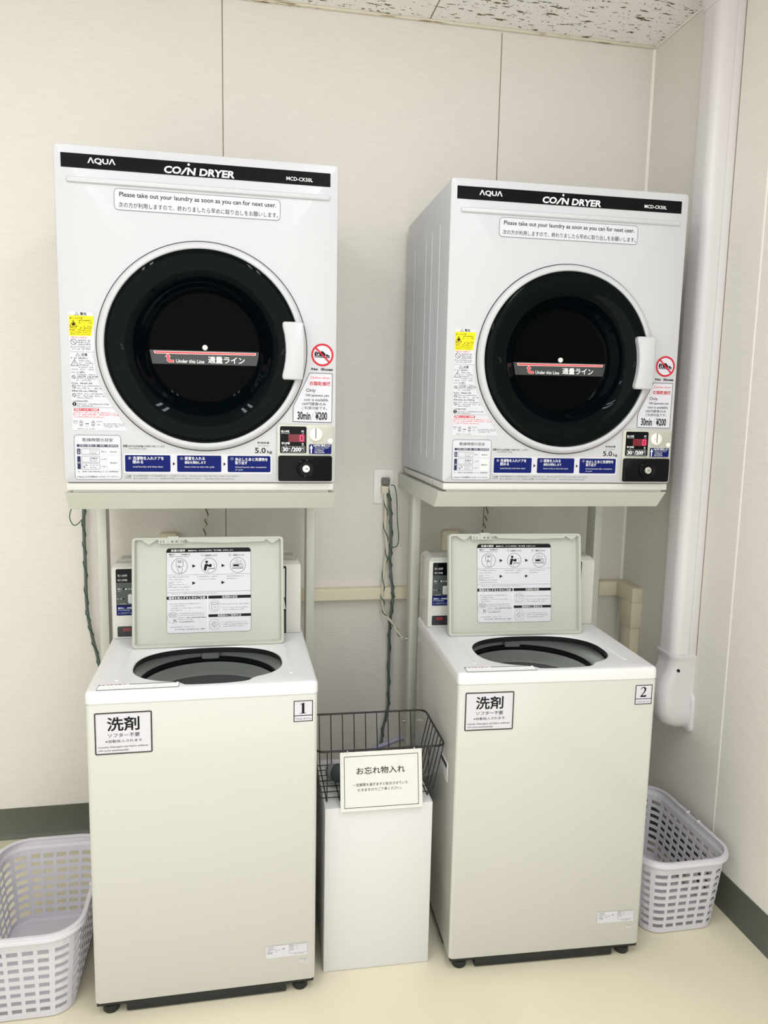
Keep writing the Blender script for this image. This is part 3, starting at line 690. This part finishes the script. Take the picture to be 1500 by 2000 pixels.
    b.fcirc(.2040, .2145, .0040, Y2, INK, 16); b.fline([(.1978, .1970), (.1990, .2065), (.2150, .2065), (.2155, .2050), (.2000, .2050)], .0008, Y2, INK, False); b.fpoly([(.2095, .2185), (.2140, .2180), (.2150, .2085), (.2090, .2085)], Y2, LGREY); b.fline([(.2095, .2185), (.2140, .2180), (.2155, .2060)], .0007, Y2, INK, False)
    # pictogram: coin box
    b.fcring(.2755, .2250, .0048, .0005, Y2, GREY, 24); b.text('100', .2728, .2782, .2235, .2265, Y2, GREY); b.fpoly([(.2845, .2225), (.2872, .2240), (.2861, .2240), (.2861, .2270), (.2853, .2270), (.2853, .2240), (.2834, .2240)], Y2, INK)
    b.fring(.2645, .2920, .2065, .2180, .0008, .0006, Y2, INK); b.frect(.2662, .2805, .2105, .2160, Y2, INK); b.fring(.2822, .2882, .2095, .2165, .001, .0007, Y2, INK); b.frect(.2632, .2932, .2045, .2062, Y2, GREY)
    for x_, z_ in ((.1563, .2135), (.2342, .2135), (.1560, .1672), (.2337, .1672)): b.fpoly([(x_, z_-.0048), (x_+.0092, z_), (x_, z_+.0048)], Y2, INK)
    for z_ in (.1900, .1432): b.fline([(.0887, z_), (.3128, z_)], .0006, Y2, GREY, False)
    for k, (a, bb_, c0_, c1_) in enumerate(((.0926, .1481, .1833, .1859), (.0950, .1351, .1765, .1790), (.0926, .1262, .1697, .1722), (.1053, .1423, .1622, .1647), (.0917, .1512, .1553, .1579), (.0917, .1495, .1482, .1507), (.1699, .2261, .1830, .1856), (.1723, .2195, .1761, .1786), (.2475, .2945, .1829, .1855), (.2474, .2763, .1761, .1788), (.0980, .2251, .1378, .1403), (.0963, .1804, .1105, .1131), (.0992, .1380, .1049, .1074), (.0991, .1816, .0990, .1016), (.0991, .1299, .0935, .0961), (.1202, .1848, .0843, .0868), (.1218, .1880, .0791, .0816), (.1218, .1929, .0728, .0752), (.1217, .1580, .0676, .0700), (.0960, .1603, .0480, .0504), (.2355, .3099, .1068, .1092), (.2355, .3045, .0973, .0997), (.2384, .2940, .0914, .0938), (.2344, .3012, .0574, .0598), (.2382, .3037, .0516, .0541), (.2381, .2912, .0460, .0484))):
        b.micro(a, bb_, c0_, c1_, Y2, GREY, 40+k)
    for k, (a, bb_, c0_, c1_) in enumerate(((.1217, .1596, .0615, .0643), (.1100, .1895, .0414, .0440), (.1420, .1930, .0728, .0752))): b.micro(a, bb_, c0_, c1_, Y3, INK, 80+k)
    b.fring(.0952, .1028, .1604, .1676, .001, .0006, Y2, INK)
    b.frect(.0885, .1950, .1236, .1318, Y2, INK); b.text('硬貨を投入するときのご注意', .0940, .1902, .1244, .1307, Y3, WINK, .008)
    b.frect(.1985, .3130, .1236, .1318, Y2, INK); b.text('洗濯物の目安', .2348, .2763, .1242, .1311, Y3, WINK)
    b.frect(.1985, .3130, .0735, .0808, Y2, INK); b.text('柔軟剤のご使用方法', .2231, .2861, .0739, .0803, Y3, WINK)
    b.frect(.1950, .1985, .0325, .1236, Y2, LGREY)
    for x_, z_, r_ in ((.1050, .0748, .0150), (.2155, .1036, .0150), (.2150, .0532, .0148)): b.fcring(x_, z_, r_, .0005, Y2, GREY, 40)
    for k in range(5):
        for j in range(3): b.fcring(.0960+k*.0042, .0770+j*.0042, .0018, .0004, Y2, GREY, 10)
    for q in ([(.1050, .0630), (.1137, .0712)], [(.1050, .0712), (.1137, .0630)]): b.fline(q, .0009, Y3, INK, False)
    b.fline([(.2155+.0085*math.cos(q), .1105+.0030*math.sin(q)) for q in [2*PI*k/24 for k in range(24)]], .0009, Y2, GREY); b.fline([(.2072, .1090), (.2072, .0950), (.2110, .0930), (.2200, .0930), (.2238, .0950), (.2238, .1090)], .0006, Y2, GREY, False); b.text('洗濯槽', .2120, .2195, .0995, .1018, Y2, GREY); b.fline([(.2238, .1085), (.2340, .1080)], .0004, Y2, GREY, False)
    b.fline([(.2050, .0530), (.2150, .0450), (.2260, .0540), (.2160, .0620)], .0007, Y2, GREY); b.fline([(.2110, .0530), (.2145, .0590), (.2175, .0505), (.2130, .0490)], .0006, Y2, GREY)
    b.build('lid_label', lid, recalc=False)
    # front stickers
    e, e2, e3 = -.0007, -.0011, -.0015
    x0, x1, z0, z1 = .0190, .1456, .6650, .7655
    b = MB().frect(x0, x1, z0, z1, e, GREY, .003); b.fring(x0+.0009, x1-.0009, z0+.0009, z1-.0009, .003, .0018, e2, INK); b.frect(x0+.0035, x1-.0035, z0+.0035, z1-.0035, e2, STK, .001)
    b.text('洗剤', .0462, .1178, .7205, .7545, e3, INK, .018); b.text('ソフター不要', .0478, .1180, .7055, .7152, e3, INK, .004); b.text('※自動投入されます.', .0419, .1255, .6930, .7000, e3, INK)
    b.text('Loundry Detergent and Fabric softener' if num == 1 else 'Laundry Detergent and Fabric softener', .0262, .1368, .6798, .6852, e3, INK, .004); b.text('will come automatically', .0260, .0929, .6716, .6770, e3, INK, .004)
    b.build('detergent_sticker', t, recalc=False)
    x0, x1, z0, z1 = .4724, .5165, .7187, .7692
    b = MB().frect(x0, x1, z0, z1, e, STK); b.fline([(x0, z0), (x1, z0), (x1, z1), (x0, z1)], .0018, e2, INK); b.fline([(x0, .7328), (x1, .7328)], .0018, e2, INK, False)
    xc = .4936
    if num == 1:
        b.fpoly([(xc-.0075, .7378), (xc+.0078, .7378), (xc+.0078, .7386), (xc+.0040, .7392), (xc+.0034, .7402), (xc+.0034, .7648), (xc+.0022, .7648), (xc-.0065, .7616), (xc-.0063, .7608), (xc-.0025, .7612), (xc-.0025, .7402), (xc-.0034, .7392), (xc-.0075, .7386)], e2, INK)
    else:
        oc = [(xc-.0078, .7575), (xc-.0060, .7625), (xc-.0010, .7650), (xc+.0045, .7640), (xc+.0072, .7600), (xc+.0066, .7550), (xc+.0030, .7495), (xc-.0030, .7420), (xc+.0050, .7420), (xc+.0075, .7440), (xc+.0084, .7440), (xc+.0072, .7376), (xc-.0088, .7376), (xc-.0088, .7386)]
        ic = [(xc-.0020, .7470), (xc+.0012, .7520), (xc+.0026, .7560), (xc+.0018, .7608), (xc-.0018, .7624), (xc-.0052, .7608), (xc-.0070, .7572)]
        b.fpoly(oc+ic, e2, INK)
    b.text('Wash & Dry', .4762, .5128, .7216, .7272, e2, GREY)
    b.build('number_sticker', t, recalc=False)
    b = MB().fpoly([(.4060, .1045), (.5100, .1045), (.5100, .1365), (.4060, .1365)], e, STK)
    b.text('ΛQUΛ', .4100, .4260, .1305, .1345, e2, GREY, .01)
    for k, (a, bb_, c0_) in enumerate(((.4085, .4285, .1258), (.4090, .4180, .1220), (.4090, .4240, .1185), (.4090, .4240, .1150), (.4290, .4340, .1185), (.4310, .4430, .1228))): b.micro(a, bb_, c0_, c0_+.0026, e2, GREY, k)
    b.micro(.4460, .4540, .1250, .1278, e2, INK, 77); b.fring(.4630, .5085, .1120, .1350, .0005, .0005, e2, GREY); b.fline([(.4860, .1170), (.4860, .1350)], .0004, e2, LGREY, False)
    for k in range(5): b.micro(.4650, .4740+.012*(k % 2), .1325-.0032*k, .1348-.0032*k, e2, GREY, 20+k); b.micro(.4890, .5060-.006*(k % 3), .1325-.0032*k, .1348-.0032*k, e2, LGREY, 30+k)
    b.micro(.4760, .5000, .1078, .1102, e2, GREY, 61); b.frect(.4890, .5080, .0850, .0915, e, STK); b.micro(.4920, .5060, .0872, .0894, e2, GREY, 62)
    b.build('rating_plate', t, recalc=False)
    return t
W1 = make_washer('white coin washing machine with a sticker numbered 1', (.0199, -.8552, 0), .0013, 1, 0.0)
W2 = make_washer('white coin washing machine with a sticker numbered 2', (.9011, -.8479, 0), -.0447, 2, -.020)

# ------------------------------------------------------------ lost-property box, wire basket, sign
BX, BY, BA, BW, BH, BD = .5768, -.796, -.02165, .2802, .4554, .276
bin_ = MB().box(0, BW, 0, BD, .001, BH, BOX, .0012).build('storage_box')
bin_.location = (BX, BY, 0); bin_.rotation_euler = (0, 0, BA)
tag(bin_, 'tall plain white box standing between the two washing machines', 'box')
wb = thing('wire_basket', 'black wire basket on top of the tall white box', 'basket', (BX, BY, BH), BA)
RH = .137
def rim_pts(z, i=0.0): return [(x, y, z) for x, y in rrect(-.022+i, .318-i, .034+i, .276-i, .022, 5)]
MB().tube(rim_pts(RH), .0028, WIRE, 8, True).build('rim', wb)
for k in range(9):
    x = .0075+.0333*k
    MB().tube([(x, .033, RH-.001), (x, .031, .004), (x, .036, .002), (x, .236, .002), (x, .242, .006), (x, .275, RH-.001)], .0014, WIRE, 6).build('wire', wb)
for k in range(7):
    y = .047+.0305*k
    MB().tube([(-.0215, y, RH-.001), (-.010, y, .010), (-.004, y, .0055), (.284, y, .0055), (.291, y, .010), (.317, y, RH-.001)], .0014, WIRE, 6).build('wire', wb)
# sign
sg = thing('notice_sign', 'white framed paper notice hung on the front of the wire basket', 'sign', (BX, BY, BH), BA)
sl = math.atan2(.033, .153)
b = MB().box(.0385, .2515, -.0006, .0006, .002, .1500, PAPER)
b.fline([(.0490, .0107), (.2410, .0107), (.2410, .1386), (.0490, .1386)], .0013, -.0010, INK)
b.text('お忘れ物入れ', .0803, .2066, .0925, .1108, -.0010, INK, .010)
b.text('一定期間を過ぎますと処分させていた', .0705, .2140, .0630, .0708, -.0010, INK, .004)
b.text('だきますのでご了承ください。', .0825, .1975, .0505, .0580, -.0010, INK, .004)
pp = b.build('paper', sg, recalc=False); pp.location = (0, -.009, -.0085); pp.rotation_euler = (-sl, 0, 0)
for x in (.058, .233):
    q = MB().tube([(x, -.002, .140), (x, -.003, .150), (x, .004, .1525), (x, .010, .147)], .0011, PLATE, 6).build('tie', sg); q.location = (0, -.009, -.0085); q.rotation_euler = (-sl, 0, 0)
# dark folded bundle in the basket
R_ = Matrix.Rotation(BA, 4, 'Z')
fb = thing('folded_bundle', 'dark grey folded bundle with a paler rounded end inside the wire basket', 'bundle', (BX, BY, BH+.008), BA)
MB().tube(smooth_path([(.034, .126, .028), (.055, .112, .028), (.085, .094, .025), (.130, .080, .024), (.185, .070, .024)], 5), .024, CLOTH, 14, False, [.80, .92, 1.0, 1.02, 1.0, 1.0]+[1.0]*9+[.9]*6).build('body', fb)
MB().tube(smooth_path([(.018, .137, .027), (.021, .135, .0275), (.027, .131, .028), (.040, .122, .028)], 3), .0215, CLOTHL, 14, False, [.35, .55, .7, .8, .88, .93, .96, .98, .98, .95]).build('end_cap', fb)

# ------------------------------------------------------------ laundry baskets
def make_basket(label, loc):
    t = thing('laundry_basket', label, 'laundry basket', loc, 0, 'pale plastic laundry baskets on the floor')
    BWd, BDp, Hh = .292, .448, .232
    tw, td, bw, bd = BWd-.028, BDp-.028, BWd-.072, BDp-.072
    nx, ny = 4, 8
    def per(wd, dp, r, ):
        """points: each straight run cut into rib|slot pieces, each corner into rib|slot pieces"""
        P = []
        cs = [(wd/2-r, -dp/2+r, -PI/2), (wd/2-r, dp/2-r, 0), (-wd/2+r, dp/2-r, PI/2), (-wd/2+r, -dp/2+r, PI)]
        for i, (cx, cy, a) in enumerate(cs):
            for k in range(2):
                for f in (0, .28, .64):
                    q = a+PI/2*(k+f)/2; P.append((cx+r*math.cos(q), cy+r*math.sin(q)))
            nxt = cs[(i+1) % 4]; A = (cx+r*math.cos(a+PI/2), cy+r*math.sin(a+PI/2)); B = (nxt[0]+r*math.cos(nxt[2]), nxt[1]+r*math.sin(nxt[2]))
            n = ny if i % 2 == 0 else nx
            for k in range(n):
                for f in (0, .28, .64):
                    q = (k+f)/n; P.append((A[0]+(B[0]-A[0])*q, A[1]+(B[1]-A[1])*q))
        return P
    zs = [0.0, .004, .014]
    rows = 8; z = .019
    for k in range(rows): zs += [z, z+.0122]; z += .0228
    zs += [.206, .214]
    L = []
    for zz in zs:
        f = zz/.225
        wd = bw+(tw-bw)*f; dp = bd+(td-bd)*f; r = .048+.014*f
        if zz == 0: wd -= .018; dp -= .018; r -= .009
        if zz == .214: wd += .006; dp += .006
        L.append([(x, y, zz) for x, y in per(wd, dp, r)])
    n = len(L[0]); vs = [p for l in L for p in l]; fs = [tuple(range(n))[::-1]]
    for a in range(len(L)-1):
        hole_row = a >= 3 and a <= 2+2*rows and (a-3) % 2 == 0
        for i in range(n):
            if hole_row and i % 3 != 0: continue
            j = (i+1) % n; fs.append((a*n+i, a*n+j, (a+1)*n+j, (a+1)*n+i))
    b = MB().add(vs, fs, BASKET); bo = b.build('body', t, smooth=False)
    sm = bo.modifiers.new('wall', 'SOLIDIFY'); sm.thickness = .0028; sm.offset = 0
    bv = lambda wd, dp, r, zz: [(x, y, zz) for x, y in rrect(-wd/2, wd/2, -dp/2, dp/2, r, 8, 4)]
    MB().loops([bv(tw+.004, td+.004, .064, .212), bv(tw+.006, td+.006, .064, .2265), bv(tw+.010, td+.010, .066, .2300), bv(BWd-.006, BDp-.006, .080, .2290), bv(BWd, BDp, .083, .2240), bv(BWd, BDp, .083, .2185), bv(BWd-.003, BDp-.003, .082, .2180), bv(BWd-.004, BDp-.004, .081, .2240), bv(tw+.010, td+.010, .066, .2255), bv(tw+.010, td+.010, .066, .212)], BASKET).build('rim', t)
    rp = rrect(-BWd/2+.0075, BWd/2-.0075, -BDp/2+.0075, BDp/2-.0075, .076, 8, 10)
    for sy in (-1, 1):
        q = [p_ for p_ in rp if p_[1]*sy > .022]
        q.sort(key=lambda p_: math.atan2(p_[1]*sy, p_[0]))
        Ls = []
        for i, p_ in enumerate(q):
            a_ = Vector(q[min(i+1, len(q)-1)])-Vector(q[max(i-1, 0)]); a_.normalize(); nn = Vector((-a_.y, a_.x))
            Ls.append([(p_[0]+nn.x*u_, p_[1]+nn.y*u_, v_) for u_, v_ in ((-.0055, .2290), (.0055, .2290), (.0055, .2318), (.004, .2330), (-.004, .2330), (-.0055, .2318))])
        h = MB().loops(Ls, BASKET, True, True).build('handle', t)
        for sx in (-1, 1):
            MB().cyl((.028*sy, .2325), 0, .0045, sx*(BWd/2-.016), sx*(BWd/2-.003), BASKET, 14).build('hinge', h)
    return t
B2 = make_basket('pale plastic laundry basket in the corner by the right wall', (1.752-.146, -.838+.224, 0))
B1 = copy_tree(B2, None, (0.000-.148, -.868+.224, 0), 0)
B1['label'] = 'pale plastic laundry basket beside the washing machine numbered 1'

# ------------------------------------------------------------ wall duct (low, cream)
t = thing('wall_duct', 'cream wiring duct running low along the back wall', 'duct', (0, 0, 0))
prof = [(0, .797), (-.030, .797), (-.035, .802), (-.035, .836), (-.030, .841), (0, .841)]
MB().prism(prof, 0, .10, XR-.040, DUCT).build('run', t)
for x0, x1 in ((.107, .172), (1.076, 1.142)):
    MB().loops([[(x, y, z) for x, z in rrect(x0+i, x1-i, .78, 1.044-i, .016, 5)] for i, y in ((0, 0), (0, -.034), (.004, -.038))], DUCT, True, True).build('riser', t)
MB().box(XR-.11, XR, -.040, 0, .792, .846, DUCT, .003).build('elbow', t)
e_ = MB().box(XR-.041, XR, -.158, -.0395, .792, .8465, DUCT, .004); e_.box(XR-.0405, XR, -.158, -.078, .700, .7925, DUCT, .002)
e_.build('elbow', t)
MB().box(XR-.036, XR, -.152, -.084, .0, .702, DUCT, .004).build('drop', t)

# ------------------------------------------------------------ pipe cover on the right wall
t = thing('pipe_cover', 'white vertical pipe cover on the right wall ending in a rounded cap', 'pipe cover', (XR, -.497, .44))
def dprof(w0, w1, th, r, n=6):
    """cross-section from the wall outwards: x = -distance from the wall"""
    P = [(0, w0), (-(th-r), w0)]
    P += [(-(th-r)-r*math.sin(q), w0+r-r*math.cos(q)) for q in [PI/2*k/n for k in range(1, n+1)]]
    P += [(-(th-r)-r*math.cos(q), w1-r+r*math.sin(q)) for q in [PI/2*k/n for k in range(0, n+1)]]
    P += [(0, w1)]
    return P
zb = .44
z_ = lambda P, z: [(x, y, z-zb) for x, y in P]
MB().loops([z_(dprof(.0012, .104, .078, .030), .70), z_(dprof(.0012, .104, .078, .030), H)], PIPE, True, True).build('cover', t)
MB().box(-.026, 0, -.0026, .004, .70-zb, H-zb, PIPE, .0012).build('backing_rail', t)
MB().box(-.0012, 0, -.0042, -.0024, .71-zb, H-.02-zb, SEAMD).build('contact_shadow', t)  # brown strip painting the contact shadow where the cover meets the wall
MB().loops([z_(dprof(-.006, .112, .092, .034), H), z_(dprof(-.006, .112, .092, .034), H-.035), z_(dprof(0, .106, .080, .031), H-.085)], PIPE, True, True).build('ceiling_collar', t)
b = MB().loops([z_(dprof(-.003, .108, .083, .032), .712), z_(dprof(-.003, .108, .083, .032), .700), z_(dprof(-.002, .107, .081, .032), .698), z_(dprof(-.002, .107, .082, .032), .665), z_(dprof(.000, .108, .096, .034), .635), z_(dprof(.000, .110, .104, .036), .610), z_(dprof(-.002, .110, .108, .036), .560), z_(dprof(-.010, .110, .107, .036), .520), z_(dprof(-.008, .108, .100, .040), .492), z_(dprof(.002, .100, .078, .036), .474), z_(dprof(.016, .086, .050, .024), .468)], PIPE, True, True)
b.loops([[(x, y, z) for y, z in rrect(-.014+i, .106-i, .453-zb+i, .585-zb-i, .022, 6)] for i, x in ((0, 0), (0, -.008), (.003, -.011))], PIPE, True, True)
b.cyl((-.020, .484-zb), 1, .004, .010, .001, INK, 12)
b.build('end_cap', t, ang=60)
MB().cyl((-.058, .662-zb), 1, .005, .004, -.0035, INK, 14).build('screw_hole', t)

# ------------------------------------------------------------ outlet and cords
t = thing('wall_outlet', 'white wall outlet plate between the dryers', 'outlet', (.865, 0, 1.196))
MB().box(-.035, .035, -.007, 0, -.060, .060, PLATE, .003).build('plate', t)
MB().box(-.020, .020, -.009, -.005, -.038, .038, PLATE, .0015).build('socket', t)
def helix(path, r, turns, wob=0.0):
    n = len(path); out = []
    for i, p in enumerate(path):
        a = 2*PI*turns*i/(n-1)
        out.append((p[0]+r*math.cos(a), p[1]+r*math.sin(a)*.8-.001, p[2]))
    return out
def cord(name, label, pts, m, r, turns, plug=None, extra=None, k=10):
    path = smooth_path(pts, k)
    t = thing(name, label, 'cord', tuple(pts[-1]))
    o = (-pts[-1][0], -pts[-1][1], -pts[-1][2])
    MB().tube(path, r, m, 8).build('cable', t, o)
    MB().tube(helix(path, r+.0012, turns), .0017, GREEN, 6).build('earth_wire', t, o)
    if extra: MB().tube(smooth_path(extra, 8), .0016, GREEN, 6).build('earth_loop', t, o)
    if plug: plug.build('plug', t, o)
    return t
pl = MB().box(.855, .883, -.032, -.0095, 1.203, 1.228, PLUGG, .004)
cord('power_cord', 'grey power cord wound with green wire from the upper socket down behind the wire basket', [(.874, -.028, 1.205), (.884, -.030, 1.14), (.889, -.030, 1.08), (.891, -.030, .98), (.889, -.030, .93), (.897, -.042, .84), (.899, -.042, .80), (.893, -.034, .72), (.892, -.030, .65), (.893, -.030, .50), (.893, -.030, .404), (.876, -.035, .33), (.868, -.045, .26), (.850, -.06, .10), (.83, -.05, .006)], CORDG, .0050, 17, pl,
     [(.884, -.035, 1.203), (.898, -.034, 1.20), (.907, -.032, 1.16), (.912, -.03, 1.08), (.918, -.03, 1.02), (.912, -.03, .99), (.892, -.034, .985)])
pl = MB().box(.853, .880, -.034, -.0095, 1.172, 1.201, CORDW, .005); pl.tube([(.866, -.030, 1.175), (.869, -.030, 1.14)], .0055, CORDW, 10)
cord('power_cord', 'white power cord wound with green wire from the lower socket to the stand leg', [(.867, -.030, 1.172), (.870, -.030, 1.12), (.869, -.030, 1.05), (.877, -.032, .98), (.870, -.030, .92), (.862, -.042, .84), (.862, -.042, .80), (.872, -.036, .752), (.890, -.07, .728), (.902, -.12, .708), (.909, -.166, .697)], CORDW, .0046, 8, pl)
cord('power_cord', 'dark cord wound with green wire hanging left of the washing machine numbered 1', [(-.118, -.030, 1.205), (-.122, -.030, 1.06), (-.121, -.030, .95), (-.120, -.030, .80), (-.108, -.032, .71), (-.086, -.036, .604), (-.080, -.04, .50), (-.078, -.05, .25), (-.07, -.05, .006)], CORDG, .0052, 14, None,
     [(-.128, -.04, 1.15), (-.150, -.05, 1.135), (-.160, -.05, 1.10), (-.145, -.05, 1.075), (-.118, -.045, 1.10), (-.112, -.034, 1.12)])
cord('power_cord', 'beige cord with green wire behind the open lid of the machine numbered 1', [(.268, -.030, 1.186), (.266, -.030, 1.11), (.258, -.030, 1.05), (.250, -.030, .98), (.248, -.040, .84), (.248, -.04, .50), (.25, -.05, .006)], CORDW, .0036, 11)
cord('power_cord', 'beige cord with green wire between the dryer and the lid nearest the right wall corner', [(1.240, -.030, 1.186), (1.236, -.030, 1.11), (1.230, -.030, 1.06), (1.222, -.030, 1.00), (1.220, -.040, .84), (1.22, -.04, .5), (1.22, -.05, .006)], CORDW, .0036, 11)
hs_ = MB().tube(smooth_path([(.66, -.09, .012), (.70, -.09, .10), (.77, -.085, .235), (.83, -.082, .268), (.89, -.080, .289), (.95, -.078, .306), (1.02, -.085, .315)], 8), .0085, HOSE, 12).build('drain_hose')
tag(hs_, 'lavender drain hose running along the wall behind the wire basket', 'hose')
